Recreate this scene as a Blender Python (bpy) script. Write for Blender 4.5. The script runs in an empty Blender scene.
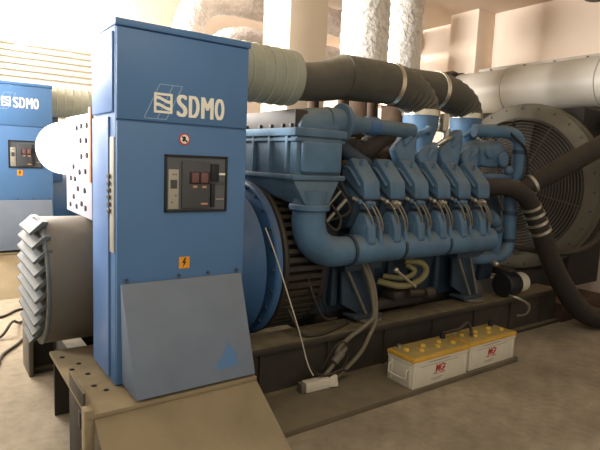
import bpy, bmesh, math, random
from mathutils import Vector as V, Matrix
random.seed(7)
C = bpy.context.scene.collection
PI = math.pi

# ------------------------------------------------------------------ helpers
def lin(h):
    h = h.lstrip('#')
    out = []
    for i in (0, 2, 4):
        c = int(h[i:i+2], 16) / 255
        out.append(c/12.92 if c <= .04045 else ((c+.055)/1.055)**2.4)
    return (*out, 1)

def mat(name, col, rough=.6, metal=0., dust=None, dust_amt=.0, var=.12, scale=6., bump=0., bscale=30., emit=0., spec=.4, edge_dirt=None):
    m = bpy.data.materials.new(name); m.use_nodes = True
    nt = m.node_tree; N = nt.nodes; L = nt.links
    b = N['Principled BSDF']
    b.inputs['Roughness'].default_value = rough
    b.inputs['Metallic'].default_value = metal
    b.inputs['Specular IOR Level'].default_value = spec
    tc = N.new('ShaderNodeTexCoord')
    nz = N.new('ShaderNodeTexNoise'); nz.inputs['Scale'].default_value = scale; nz.inputs['Detail'].default_value = 5
    L.new(tc.outputs['Object'], nz.inputs['Vector'])
    c = lin(col)
    ramp = N.new('ShaderNodeValToRGB')
    ramp.color_ramp.elements[0].position = .3; ramp.color_ramp.elements[1].position = .7
    ramp.color_ramp.elements[0].color = (*[x*(1-var) for x in c[:3]], 1)
    ramp.color_ramp.elements[1].color = (*[min(1, x*(1+var)) for x in c[:3]], 1)
    L.new(nz.outputs['Fac'], ramp.inputs['Fac'])
    out = ramp.outputs['Color']
    if dust:
        g = N.new('ShaderNodeNewGeometry'); s = N.new('ShaderNodeSeparateXYZ')
        L.new(g.outputs['Normal'], s.inputs[0])
        mr = N.new('ShaderNodeMapRange'); mr.inputs['From Min'].default_value = .0; mr.inputs['From Max'].default_value = .9
        mr.inputs['To Min'].default_value = dust_amt*.12; mr.inputs['To Max'].default_value = min(1, dust_amt)
        L.new(s.outputs['Z'], mr.inputs['Value'])
        mu = N.new('ShaderNodeMath'); mu.operation = 'MULTIPLY'
        n2 = N.new('ShaderNodeTexNoise'); n2.inputs['Scale'].default_value = scale*2.3; n2.inputs['Detail'].default_value = 6
        L.new(tc.outputs['Object'], n2.inputs['Vector'])
        r2 = N.new('ShaderNodeMapRange'); r2.inputs['From Min'].default_value = .3; r2.inputs['From Max'].default_value = .65
        r2.inputs['To Min'].default_value = .55; r2.inputs['To Max'].default_value = 1
        L.new(n2.outputs['Fac'], r2.inputs['Value'])
        L.new(mr.outputs['Result'], mu.inputs[0]); L.new(r2.outputs['Result'], mu.inputs[1])
        mx = N.new('ShaderNodeMix'); mx.data_type = 'RGBA'
        L.new(mu.outputs[0], mx.inputs['Factor']); L.new(out, mx.inputs['A']); mx.inputs['B'].default_value = lin(dust)
        out = mx.outputs['Result']
    L.new(out, b.inputs['Base Color'])
    if bump:
        n3 = N.new('ShaderNodeTexNoise'); n3.inputs['Scale'].default_value = bscale; n3.inputs['Detail'].default_value = 4
        L.new(tc.outputs['Object'], n3.inputs['Vector'])
        bp = N.new('ShaderNodeBump'); bp.inputs['Strength'].default_value = bump; bp.inputs['Distance'].default_value = .02 if bump < .85 else .045
        L.new(n3.outputs['Fac'], bp.inputs['Height']); L.new(bp.outputs['Normal'], b.inputs['Normal'])
    if emit:
        L.new(out, b.inputs['Emission Color']); b.inputs['Emission Strength'].default_value = emit
    return m

class MB:
    def __init__(s): s.bm = bmesh.new()
    def _merge(s, t):
        me = bpy.data.meshes.new('tmp'); t.to_mesh(me); t.free(); s.bm.from_mesh(me); bpy.data.meshes.remove(me)
    def box(s, a, b, bev=.0, seg=2, rot=None, piv=None):
        t = bmesh.new(); bmesh.ops.create_cube(t, size=1)
        a = V(a); b = V(b); c = (a+b)/2; d = b-a
        for v in t.verts: v.co = V((v.co.x*d.x, v.co.y*d.y, v.co.z*d.z)) + c
        if bev: bmesh.ops.bevel(t, geom=t.edges[:], offset=bev, segments=seg, affect='EDGES', profile=.5)
        if rot is not None:
            p = V(piv) if piv else c
            for v in t.verts: v.co = rot @ (v.co-p) + p
        s._merge(t); return s
    def prism(s, poly, axis, lo, hi, bev=0., seg=2):
        # poly of 2D points; axis 'x' -> (y,z), 'y' -> (x,z), 'z' -> (x,y)
        t = bmesh.new()
        def mk(p, k):
            return {'x': (k, p[0], p[1]), 'y': (p[0], k, p[1]), 'z': (p[0], p[1], k)}[axis]
        A = [t.verts.new(mk(p, lo)) for p in poly]; B = [t.verts.new(mk(p, hi)) for p in poly]
        t.faces.new(A); t.faces.new(B[::-1])
        n = len(poly)
        for i in range(n): t.faces.new((A[i], B[i], B[(i+1) % n], A[(i+1) % n]))
        bmesh.ops.recalc_face_normals(t, faces=t.faces[:])
        if bev: bmesh.ops.bevel(t, geom=t.edges[:], offset=bev, segments=seg, affect='EDGES', profile=.5)
        s._merge(t); return s
    def hull(s, pts, bev=0.):
        t = bmesh.new()
        for p in pts: t.verts.new(p)
        bmesh.ops.convex_hull(t, input=t.verts[:])
        bmesh.ops.dissolve_limit(t, angle_limit=.02, verts=t.verts[:], edges=t.edges[:])
        bmesh.ops.recalc_face_normals(t, faces=t.faces[:])
        if bev: bmesh.ops.bevel(t, geom=t.edges[:], offset=bev, segments=2, affect='EDGES', profile=.5)
        s._merge(t); return s
    def lathe(s, prof, org, axis, seg=40, closed=False):
        # prof: (distance along axis, radius)
        ax = V(axis).normalized(); u = ax.orthogonal().normalized(); w = ax.cross(u); o = V(org)
        t = bmesh.new(); rings = []
        for d, r in prof:
            if r < 1e-6: rings.append([t.verts.new(o+ax*d)])
            else: rings.append([t.verts.new(o+ax*d+(u*math.cos(2*PI*k/seg)+w*math.sin(2*PI*k/seg))*r) for k in range(seg)])
        prs = list(zip(rings, rings[1:]))
        if closed: prs.append((rings[-1], rings[0]))
        for A, B in prs:
            for k in range(seg):
                j = (k+1) % seg
                if len(A) == 1 and len(B) == 1: continue
                if len(A) == 1: t.faces.new((A[0], B[k], B[j]))
                elif len(B) == 1: t.faces.new((A[k], A[j], B[0]))
                else: t.faces.new((A[k], A[j], B[j], B[k]))
        bmesh.ops.recalc_face_normals(t, faces=t.faces[:])
        s._merge(t); return s
    def cyl(s, p, q, r, r2=None, seg=24, bev=0.):
        p = V(p); q = V(q); L = (q-p).length; r2 = r if r2 is None else r2
        if bev: pr = [(0, 0), (0, r-bev), (bev, r), (L-bev, r2), (L, r2-bev), (L, 0)]
        else: pr = [(0, 0), (0, r), (L, r2), (L, 0)]
        return s.lathe(pr, p, q-p, seg)
    def ball(s, c, r, sc=(1, 1, 1), seg=16):
        t = bmesh.new(); bmesh.ops.create_uvsphere(t, u_segments=seg, v_segments=seg//2+2, radius=r)
        for v in t.verts: v.co = V((v.co.x*sc[0], v.co.y*sc[1], v.co.z*sc[2])) + V(c)
        s._merge(t); return s
    def tube(s, pts, r, seg=12, sub=6, smooth=True, ripple=0., nrip=0):
        P = [V(p) for p in pts]; n = len(P)
        R = r if isinstance(r, (list, tuple)) else [r]*n
        Q = []; RR = []
        if smooth and n > 2:
            for i in range(n-1):
                a = P[max(i-1, 0)]; b = P[i]; c = P[i+1]; d = P[min(i+2, n-1)]
                for k in range(sub):
                    t = k/sub
                    Q.append(.5*((2*b)+(c-a)*t+(2*a-5*b+4*c-d)*t*t+(3*b-a-3*c+d)*t**3)); RR.append(R[i]*(1-t)+R[i+1]*t)
            Q.append(P[-1]); RR.append(R[-1])
        else:
            for i in range(n-1):
                for k in range(sub): Q.append(P[i].lerp(P[i+1], k/sub)); RR.append(R[i]*(1-k/sub)+R[i+1]*k/sub)
            Q.append(P[-1]); RR.append(R[-1])
        t = bmesh.new(); rings = []; u = None
        for i, q in enumerate(Q):
            d = (Q[min(i+1, len(Q)-1)]-Q[max(i-1, 0)]).normalized()
            u = d.orthogonal().normalized() if u is None else (u-d*u.dot(d)).normalized()
            w = d.cross(u); rr = RR[i]
            if ripple: rr *= 1+(ripple if i % 2 else -ripple)
            rings.append([t.verts.new(q+(u*math.cos(2*PI*k/seg)+w*math.sin(2*PI*k/seg))*rr) for k in range(seg)])
        for A, B in zip(rings, rings[1:]):
            for k in range(seg): t.faces.new((A[k], A[(k+1) % seg], B[(k+1) % seg], B[k]))
        t.faces.new(rings[0][::-1]); t.faces.new(rings[-1])
        bmesh.ops.recalc_face_normals(t, faces=t.faces[:])
        s._merge(t); return s
    def torus(s, c, axis, R, r, seg=48, mseg=8):
        return s.lathe([(r*math.cos(2*PI*k/mseg), R+r*math.sin(2*PI*k/mseg)) for k in range(mseg)], c, axis, seg, closed=True)
    def text(s, txt, size, wide, o, bold=.0, ital=0., depth=.002):
        # lettering on a face that looks towards -Y; o = lower left corner
        cu = bpy.data.curves.new('letters', 'FONT'); cu.body = txt; cu.size = 1; cu.offset = bold; cu.extrude = .02; cu.shear = ital
        ob = bpy.data.objects.new('letters', cu); C.objects.link(ob)
        bpy.context.view_layer.update()
        me = bpy.data.meshes.new_from_object(ob.evaluated_get(bpy.context.evaluated_depsgraph_get()))
        xs = [v.co.x for v in me.vertices]; ys = [v.co.y for v in me.vertices]
        x0, x1, y0, y1 = min(xs), max(xs), min(ys), max(ys)
        for v in me.vertices:
            v.co = V((o[0]+(v.co.x-x0)/(x1-x0)*wide, o[1]-(v.co.z+.02)/.04*depth, o[2]+(v.co.y-y0)/(y1-y0)*size))
        s.bm.from_mesh(me); bpy.data.objects.remove(ob); bpy.data.curves.remove(cu); bpy.data.meshes.remove(me)
        return s

def wloc(o):
    p = V((0, 0, 0))
    while o is not None: p = p+V(o.location); o = o.parent
    return p
def obj(name, mb, m, parent=None, smooth=.6, org=None):
    me = bpy.data.meshes.new(name)
    bm = mb.bm
    base = wloc(parent) if parent is not None else V((0, 0, 0))
    loc = V(org) - base if org is not None else V((0, 0, 0))
    off = base + loc
    for v in bm.verts: v.co -= off
    bm.normal_update(); bm.to_mesh(me); bm.free()
    me.materials.append(m)
    if smooth:
        for p in me.polygons: p.use_smooth = True
        me.set_sharp_from_angle(angle=smooth)
    o = bpy.data.objects.new(name, me); C.objects.link(o); o.location = loc
    if parent is not None: o.parent = parent
    return o
def thing(name, label, cat, loc, group=None):
    o = bpy.data.objects.new(name, None); C.objects.link(o); o.location = loc; o.empty_display_size = .1
    o['label'] = label; o['category'] = cat
    if group: o['group'] = group
    return o
def tag(o, label, cat, group=None, kind=None):
    o['label'] = label; o['category'] = cat
    if group: o['group'] = group
    if kind: o['kind'] = kind
    return o
def struct(name, mb, m, parent=None, label=None):
    o = obj(name, mb, m, parent)
    if parent is None: o['kind'] = 'structure'; o['label'] = label or name.replace('_', ' '); o['category'] = name.split('_')[0]
    return o
def dup(root, d, label, group=None):
    r = root.copy(); C.objects.link(r); r.location = V(root.location)+V(d); r['label'] = label
    if group: r['group'] = group
    for ch in list(root.children):
        c = ch.copy(); C.objects.link(c); c.parent = r
        for g in list(ch.children):
            k = g.copy(); C.objects.link(k); k.parent = c
    return r

# ------------------------------------------------------------------ materials
M = {}
DUST = '#8f8468'
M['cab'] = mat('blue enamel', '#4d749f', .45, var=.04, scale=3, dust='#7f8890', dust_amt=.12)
M['cab_lit'] = mat('blue enamel lit side', '#5f7fae', .4, var=.05, scale=3)  # lighter copy of the cabinet enamel, side light put into its colour
M['skirt'] = mat('dusty blue grey sheet', '#69788a', .7, var=.07, scale=5, dust='#9a917c', dust_amt=.3)
M['white'] = mat('cream lettering', '#ece9d8', .6, var=.02)
M['faint'] = mat('pale outline', '#8fabc6', .6, var=.02)
M['black'] = mat('black plastic', '#1b1c20', .5, var=.1)
M['dgrey'] = mat('dark grey plastic', '#46484a', .5, var=.08)
M['mgrey'] = mat('grey plastic', '#565a5c', .5, var=.06)
M['lgrey'] = mat('light grey plastic', '#a29e90', .6, var=.08)
M['btn_g'] = mat('faded green button', '#5f6a60', .6)
M['btn_r'] = mat('faded red button', '#6e4d49', .6)
M['red'] = mat('red print', '#b0282c', .6, var=.08)
M['orange'] = mat('orange sticker', '#e39a22', .6, var=.05)
M['signred'] = mat('red sign ring', '#c8402c', .6)
M['eng'] = mat('engine blue', '#4a6d8b', .55, var=.22, scale=6, dust='#767b70', dust_amt=.65)
M['engd'] = mat('dark engine blue', '#26394a', .6, var=.25, scale=5, dust='#5d5a4c', dust_amt=.45)
M['alt'] = mat('alternator blue', '#35628f', .55, var=.1, scale=4, dust='#8a8672', dust_amt=.5)
M['grime'] = mat('oily dark metal', '#2b2722', .6, var=.3, scale=8, dust='#6a5e48', dust_amt=.4)
M['skid'] = mat('dusty black steel', '#25221e', .75, var=.25, scale=4, dust='#7f7358', dust_amt=.85)
M['rust'] = mat('brown heated steel', '#41301f', .8, metal=.1, var=.3, scale=9)
M['steel'] = mat('bright steel', '#b9b4a6', .35, metal=.8, var=.1)
M['dsteel'] = mat('dull steel', '#8a8678', .5, metal=.5, var=.15)
M['chrome'] = mat('clamp steel', '#d6cdb8', .28, metal=.85, var=.05)
M['rubber'] = mat('black rubber', '#25211d', .7, var=.15, scale=8, dust='#6b5f4a', dust_amt=.35)
M['duct'] = mat('dark dusty air pipe', '#45433b', .6, var=.12, scale=5, dust='#8c8672', dust_amt=.55)
M['hose'] = mat('grey green corrugated hose', '#969a8a', .75, var=.08, scale=6, dust='#b4af9a', dust_amt=.5)
M['ring'] = mat('pale hose ring', '#a3a796', .7, var=.05)
M['engm'] = mat('faded teal engine paint', '#4d6980', .75, var=.18, scale=6, dust='#7f806f', dust_amt=.7, spec=.2)
M['cowl'] = mat('dusty taupe paint', '#5f5a4f', .6, var=.08, scale=5, dust='#857d69', dust_amt=.4)
M['slat'] = mat('dusty louvre paint', '#565b5b', .65, var=.06, scale=5, dust='#5f5d54', dust_amt=.4)
M['galv'] = mat('pale galvanised plate', '#b9b4bb', .45, metal=.1, var=.08)
M['ped'] = mat('dust covered beige steel', '#8d8064', .9, var=.12, scale=5, bump=.1, bscale=40)
M['ledge'] = mat('dark dusty concrete ledge', '#5f5644', .9, var=.25, scale=4, dust='#7d735c', dust_amt=.6)
M['foil'] = mat('crinkled foil', '#d9d5cc', .33, metal=.5, var=.1, scale=7, bump=.86, bscale=13)
M['foild'] = mat('grey foil', '#dcd6d2', .3, metal=.35, var=.15, scale=8, bump=1., bscale=18)
M['wallw'] = mat('cream wall', '#e6d4c0', .9, var=.05, scale=1.2, bump=.05)
M['wallb'] = mat('grey back wall', '#b9ac9c', .9, var=.05, scale=1.2)
M['ceil'] = mat('beige ceiling', '#d8c6b2', .9, var=.05, scale=1.2)
M['pill'] = mat('beige pillar', '#b2a48f', .85, var=.05, scale=2)
M['bigduct'] = mat('pale grey painted duct', '#b3ada0', .38, var=.05, scale=2, dust='#b9b19b', dust_amt=.3)
M['fan'] = mat('dusty fan shroud', '#5e5a4e', .8, var=.1, scale=4, dust='#857d68', dust_amt=.5)
M['brown'] = mat('reddish brown painted steel', '#4a382b', .8, var=.15, dust='#6b5646', dust_amt=.6)
M['fand'] = mat('dark fan interior', '#2a2722', .8, var=.2)
M['wire'] = mat('grille wire', '#57524a', .5, metal=.3, var=.1)
M['case'] = mat('off white battery case', '#cfc9b6', .6, var=.06, scale=7, dust='#b0a688', dust_amt=.3)
M['lid'] = mat('ochre battery lid', '#d3a23a', .6, var=.12, scale=7, dust='#9a8450', dust_amt=.5)
M['lidtop'] = mat('dusty lid top', '#ae913f', .8, var=.2, scale=9, dust='#8a8058', dust_amt=.8)
M['cap'] = mat('yellow vent cap', '#d8b048', .6, var=.05)
M['print'] = mat('grey print', '#8b877c', .7)
M['ylw'] = mat('faded yellow hose', '#79734c', .6, var=.1)
M['cord'] = mat('dusty grey cord', '#6f6856', .7, var=.1)
M['string'] = mat('pale string', '#c9c2ae', .8)
M['shutter'] = mat('white slats with daylight glow', '#c9c1b2', .7, var=.02, emit=.22)  # slats glow a little in place of daylight falling on them
M['glow'] = mat('daylight pane', '#fff8ec', .6, var=.0, emit=5.)
M['glare'] = mat('lit lamp glass', '#fffaf4', .5, var=0., emit=13.)  # glare between the cabinets, built as a glowing disc
M['glare_rim'] = mat('lamp reflector', '#fbfaff', .4, var=0., emit=.8)  # faint glow put in to soften the edge of the glare disc
M['orangeb'] = mat('orange primer strip', '#c2906a', .6)

# floor: dusty concrete with darker oily patches
def floor_mat():
    m = bpy.data.materials.new('dusty concrete'); m.use_nodes = True
    nt = m.node_tree; N = nt.nodes; L = nt.links; b = N['Principled BSDF']; b.inputs['Roughness'].default_value = .85
    tc = N.new('ShaderNodeTexCoord')
    def noise(s, d=6, rough=.6):
        n = N.new('ShaderNodeTexNoise'); n.inputs['Scale'].default_value = s; n.inputs['Detail'].default_value = d; n.inputs['Roughness'].default_value = rough
        L.new(tc.outputs['Object'], n.inputs['Vector']); return n
    a = noise(1.1); r = N.new('ShaderNodeValToRGB')
    r.color_ramp.elements[0].position = .32; r.color_ramp.elements[0].color = lin('#827966')
    r.color_ramp.elements[1].position = .66; r.color_ramp.elements[1].color = lin('#aba08b')
    L.new(a.outputs['Fac'], r.inputs['Fac'])
    c = noise(9, 8, .7); r2 = N.new('ShaderNodeValToRGB')
    r2.color_ramp.elements[0].position = .3; r2.color_ramp.elements[0].color = (.72, .72, .70, 1)
    r2.color_ramp.elements[1].position = .62; r2.color_ramp.elements[1].color = (1.06, 1.04, 1, 1)
    L.new(c.outputs['Fac'], r2.inputs['Fac'])
    mx = N.new('ShaderNodeMix'); mx.data_type = 'RGBA'; mx.blend_type = 'MULTIPLY'; mx.inputs['Factor'].default_value = 1
    L.new(r.outputs['Color'], mx.inputs['A']); L.new(r2.outputs['Color'], mx.inputs['B'])
    L.new(mx.outputs['Result'], b.inputs['Base Color'])
    bp = N.new('ShaderNodeBump'); bp.inputs['Strength'].default_value = .15; bp.inputs['Distance'].default_value = .02
    L.new(c.outputs['Fac'], bp.inputs['Height']); L.new(bp.outputs['Normal'], b.inputs['Normal'])
    return m
M['floor'] = floor_mat()

# ------------------------------------------------------------------ room
ZC = 3.85
XW = 6.8; YB = 9.6; XL = -3.2; YF = -2.2
struct('floor', MB().box((XL, YF, -.1), (XW+.2, YB+.2, 0)), M['floor'], label='dusty bare concrete floor of the generator room')
struct('ceiling', MB().box((XL, YF, ZC), (XW+.2, YB+.2, ZC+.1)), M['ceil'], label='beige ceiling of the generator room')
struct('wall_right', MB().box((XW, YF, 0), (XW+.2, YB+.2, ZC)), M['wallw'], label='cream end wall behind the big fan and the grey duct')
struct('trim_1', MB().box((6.42, 4.82, 0), (XW, 5.3, ZC), .004), M['wallw'], label='cream wall pilaster rising from the grey duct to the ceiling')
struct('trim_2', MB().box((3.34, 5.0, 0), (3.87, 5.58, ZC), .01), M['pill'], label='square beige pillar behind the corrugated hose')
# back wall with shutter and daylight window
b = MB()
WX0, WX1 = -2.2, 3.95
b.box((XL, YB, 0), (WX0, YB+.2, ZC)); b.box((WX1, YB, 0), (XW, YB+.2, ZC)); b.box((WX0, YB, 0), (WX1, YB+.2, .05))
struct('wall_back', b, M['wallb'], label='grey back wall around the bright shutter')
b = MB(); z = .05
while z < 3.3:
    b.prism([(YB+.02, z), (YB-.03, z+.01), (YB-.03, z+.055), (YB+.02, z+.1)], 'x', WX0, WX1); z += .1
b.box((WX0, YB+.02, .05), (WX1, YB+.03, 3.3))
struct('door_1', b, M['shutter'], label='white slatted roller shutter with a daylight glow put into its slats')
struct('window_1', MB().box((WX0, YB+.06, 3.32), (WX1, YB+.1, ZC)), M['glow'], label='overexposed daylight window above the roller shutter')

# ------------------------------------------------------------------ plinth slab under the batteries
struct('trim_3', MB().prism([(1.47, 2.325), (4.0, 2.325), (4.0, 2.762), (1.47, 2.762)], 'z', 0, .04, .004), M['ledge'], label='low concrete ledge under the two batteries')

# ------------------------------------------------------------------ control cabinet
def make_cabinet(label, up=0., sticker=0., sign=True):
    t = thing('control_cabinet', label, 'control cabinet', (1.11, 2.8, .405), 'blue control cabinets')
    X0, X1, Y0, Y1, Z0, Z1 = .748, 1.476, 2.6, 3.02, .405, 2.24
    obj('cabinet_body', MB().box((X0, Y0+.012, Z0), (X1, Y1, Z1-.03), .006), M['cab'], t)
    obj('top_cap', MB().box((X0-.004, Y0-.006, Z1-.034), (X1+.006, Y1+.006, Z1), .006), M['cab'], t)
    obj('upper_panel', MB().box((X0+.004, Y0, 1.768), (X1-.004, Y0+.02, Z1-.04), .004), M['cab'], t)
    obj('lower_panel', MB().box((X0+.004, Y0, Z0+.01), (X1-.004, Y0+.02, 1.758), .004), M['cab'], t)
    sp = obj('side_panel', MB().box((X0-.012, Y0+.03, 1.80), (X0, Y1-.02, Z1-.06), .004).box((X0-.012, 2.70, Z0+.02), (X0, Y1-.02, 1.78), .004), M['cab_lit'], t)
    g = MB()
    for k in range(6): g.box((X0-.02, 2.66, 1.30+k*.035), (X0-.01, 2.70, 1.322+k*.035), .003)
    obj('vent_grille', g, M['dgrey'], sp)
    obj('cream_strip', MB().box((X0-.006, Y0+.02, 1.1), (X0, 2.69, 1.68), .002), M['lgrey'], t)
    # skirt
    sk = MB(); sk.hull([(.768, 2.6, .945), (1.455, 2.6, .945), (.768, 2.585, .945), (1.455, 2.585, .945),
                        (.778, 2.37, .415), (1.445, 2.37, .415), (.778, 2.6, .415), (1.445, 2.6, .415)], .006)
    s = obj('skirt_cover', sk, M['skirt'], t)
    s['label'] = 'dusty grey blue sloping cover at the foot of the cabinet'
    pr = MB(); # peeled paint patch on the slope
    def slope(x, z): return V((x, 2.585-(.945-z)/.53*.215-.0015, z))
    P = [(1.20, .475), (1.345, .478), (1.345, .53), (1.325, .57), (1.305, .60), (1.275, .555)]
    vs = [pr.bm.verts.new(slope(*p)) for p in P]; pr.bm.faces.new(vs)
    obj('scraped_patch', pr, M['cab'], s)
    for x in (.80, 1.08, 1.25, 1.43):
        obj('bolt', MB().cyl((x, 2.6, .962), (x, 2.588, .962), .009, seg=8), M['dgrey'], t)
    # logo and lettering
    lg = MB(); x0, x1, z0, z1 = .935, 1.032, 1.812+up, 1.912+up
    w = .012; y = Y0-.003
    lg.box((x0, y, z0+w), (x0+w, Y0, z1-w)); lg.box((x1-w, y, z0+w), (x1, Y0, z1-w))
    lg.box((x0, y, z0), (x1, Y0, z0+w)); lg.box((x0, y, z1-w), (x1, Y0, z1))
    def band(pts, th):
        top = [(p[0], p[1]+th/2) for p in pts]; bot = [(p[0], p[1]-th/2) for p in pts][::-1]
        lg.prism(top+bot, 'y', y, Y0)
    for zc in (1.879+up, 1.845+up):
        pts = [(x0+w+k*(x1-x0-2*w)/10, zc-.010*math.sin((k/10-.5)*PI*1.1)) for k in range(11)]
        top = [(p[0], p[1]+.008) for p in pts]; bot = [(p[0], p[1]-.008) for p in pts]
        for k in range(10): lg.prism([top[k], top[k+1], bot[k+1], bot[k]], 'y', y+.0004, Y0)
    obj('emblem', lg, M['white'], t, smooth=0)
    fl = MB()
    def bar(p, q, th=.004):
        p = V((p[0], 0, p[1])); q = V((q[0], 0, q[1])); d = (q-p).normalized(); n = V((-d.z, 0, d.x))*th/2
        fl.prism([((p+n).x, (p+n).z), ((q+n).x, (q+n).z), ((q-n).x, (q-n).z), ((p-n).x, (p-n).z)], 'y', Y0-.0015, Y0)
    for a, c in (((.885, 1.782), (1.0, 1.782)), ((.885, 1.782), (.965, 1.955)), ((.965, 1.955), (1.085, 1.955)), ((1.085, 1.955), (1.0, 1.782)), ((1.035, 1.955), (.952, 1.782))): bar((a[0], a[1]+up), (c[0], c[1]+up))
    obj('emblem_outline', fl, M['faint'], t, smooth=0)
    for k, (ch, u, wd) in enumerate((('S', 1.055, .058), ('D', 1.121, .060), ('M', 1.191, .072), ('O', 1.270, .057))):
        L_ = MB()
        for q, dx in enumerate((0, .005, .010)): L_.text(ch, .112, wd-.010, (u+dx, Y0-.0006*q, 1.802+up), bold=.0)
        obj('letter', L_, M['white'], t, smooth=0)
    # stickers
    if sign:
        sg = obj('warning_sign', MB().cyl((1.1, Y0, 1.688), (1.1, Y0-.003, 1.688), .030, seg=28), M['signred'], t)
        obj('sign_face', MB().cyl((1.1, Y0-.003, 1.688), (1.1, Y0-.004, 1.688), .023, seg=28), M['white'], sg)
        d = MB(); R45 = Matrix.Rotation(.75, 3, 'Y')
        d.box((1.079, Y0-.005, 1.684), (1.121, Y0-.004, 1.692), rot=R45, piv=(1.1, Y0, 1.688)); d.box((1.09, Y0-.0055, 1.676), (1.103, Y0-.0045, 1.702), rot=Matrix.Rotation(.4, 3, 'Y'))
        obj('sign_symbol', d, M['black'], sg)
    st = obj('hazard_sticker', MB().box((1.08, Y0-.002, .998+sticker), (1.14, Y0, 1.062+sticker)), M['orange'], t)
    obj('lightning_bolt', MB().prism([(u, q+sticker) for u, q in ((1.112, 1.056), (1.097, 1.03), (1.108, 1.03), (1.102, 1.004), (1.122, 1.036), (1.111, 1.036), (1.121, 1.056))], 'y', Y0-.003, Y0-.002), M['black'], st, smooth=0)
    # breaker window
    px0, px1, pz0, pz1 = .993, 1.353, 1.305, 1.607
    f = MB(); w = .012
    f.box((px0, Y0-.012, pz0), (px0+w, Y0+.004, pz1), .003); f.box((px1-w, Y0-.012, pz0), (px1, Y0+.004, pz1), .003)
    f.box((px0, Y0-.012, pz0), (px1, Y0+.004, pz0+w), .003); f.box((px0, Y0-.012, pz1-w), (px1, Y0+.004, pz1), .003)
    fr = obj('breaker_frame', f, M['black'], t)
    obj('breaker_panel', MB().box((px0+w, Y0-.004, pz0+w), (px1-w, Y0+.002, pz1-w)), M['mgrey'], fr)
    obj('control_strip', MB().box((1.013, Y0-.008, 1.322), (1.07, Y0-.003, 1.53), .002), M['lgrey'], fr)
    obj('display', MB().box((1.024, Y0-.01, 1.43), (1.06, Y0-.007, 1.475)), M['dgrey'], fr)
    for (u, q) in ((1.03, 1.355), (1.05, 1.39), (1.035, 1.50), (1.05, 1.50)): obj('small_button', MB().box((u, Y0-.01, q), (u+.007, Y0-.007, q+.007)), M['dgrey'], fr)
    obj('breaker_front', MB().box((1.085, Y0-.016, 1.325), (1.245, Y0-.003, 1.575), .004), M['dgrey'], fr)
    obj('button_surround', MB().box((1.125, Y0-.018, 1.455), (1.245, Y0-.015, 1.52), .001), M['black'], fr)
    obj('push_button', MB().box((1.138, Y0-.022, 1.462), (1.178, Y0-.017, 1.516), .003), M['btn_r'], fr)
    obj('push_button', MB().box((1.19, Y0-.022, 1.462), (1.232, Y0-.017, 1.516), .003), M['btn_r'], fr)
    obj('indicator', MB().box((1.146, Y0-.018, 1.435), (1.170, Y0-.015, 1.447)).box((1.2, Y0-.018, 1.434), (1.224, Y0-.015, 1.446)), M['orangeb'], fr)
    obj('indicator', MB().box((1.193, Y0-.018, 1.345), (1.233, Y0-.015, 1.353)), M['orangeb'], fr)
    obj('charging_handle', MB().box((1.252, Y0-.02, 1.33), (1.274, Y0-.003, 1.46), .003).box((1.252, Y0-.014, 1.47), (1.3, Y0-.003, 1.565), .003), M['black'], fr)
    d = MB(); d.box((1.285, Y0-.007, 1.505), (1.34, Y0-.003, 1.516)); 
    obj('nameplate', d, M['white'], fr)
    obj('rating_plate', MB().box((1.285, Y0-.007, 1.45), (1.335, Y0-.003, 1.47)), M['dgrey'], fr)
    obj('rating_plate', MB().box((1.285, Y0-.007, 1.37), (1.335, Y0-.003, 1.376)), M['lgrey'], fr)
    return t
OFF2 = V((-.22, 4.4, .06))
cab = make_cabinet('large blue control cabinet in the foreground with SDMO lettering and breaker window')
cab2 = make_cabinet('smaller-looking blue SDMO control cabinet far left in the background by the shutter', .16, .22, False)
cab2.location = V(cab2.location)+V((OFF2.x, OFF2.y, .01)); cab2.scale = (1, 1, 1.07)

# ------------------------------------------------------------------ pedestal (sloping cable cover)
def make_pedestal():
    t = thing('cabinet_pedestal', 'dusty beige sloping steel pedestal under the foreground control cabinet', 'pedestal', (1.0, 2.8, 0), 'pedestals under the control cabinets')
    X0, X1 = .555, 1.455
    obj('top_plate', MB().box((X0, 2.37, .375), (X1, 3.3, .4), .005), M['ped'], t)
    obj('sloped_front', MB().hull([(X0+.03, 2.375, .375), (X1, 2.375, .375), (X0+.03, 2.4, .375), (X1, 2.4, .375), (X0+.03, 1.79, 0), (X1, 1.79, 0), (X0+.03, 1.82, 0), (X1, 1.82, 0)]), M['ped'], t)
    obj('side_panel', MB().box((X0, 2.46, 0), (X0+.012, 2.76, .47), .003), M['skid'], t)
    obj('edge_flange', MB().box((X0-.012, 2.375, 0), (X0+.03, 2.44, .42), .004), M['ped'], t)
    obj('side_panel', MB().prism([(1.83, 0), (2.4, .37), (3.28, .37), (3.28, 0)], 'x', X1-.02, X1-.004), M['skid'], t)
    obj('back_panel', MB().box((X0+.02, 3.26, 0), (X1-.02, 3.28, .375)), M['skid'], t)
    obj('slot', MB().box((X0-.006, 2.49, .28), (X0+.002, 2.54, .36), .002), M['black'], t)
    for x, y in ((.60, 3.16), (.66, 3.02), (.61, 2.95), (.67, 2.85), (.66, 2.68), (.70, 2.60)):
        obj('bolt_hole', MB().cyl((x, y, .4), (x, y, .4015), .014, seg=10), M['black'], t)
    return t
ped = make_pedestal()
dup(ped, (OFF2.x, OFF2.y, 0.0), 'beige pedestal under the background control cabinet at far left')

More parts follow.
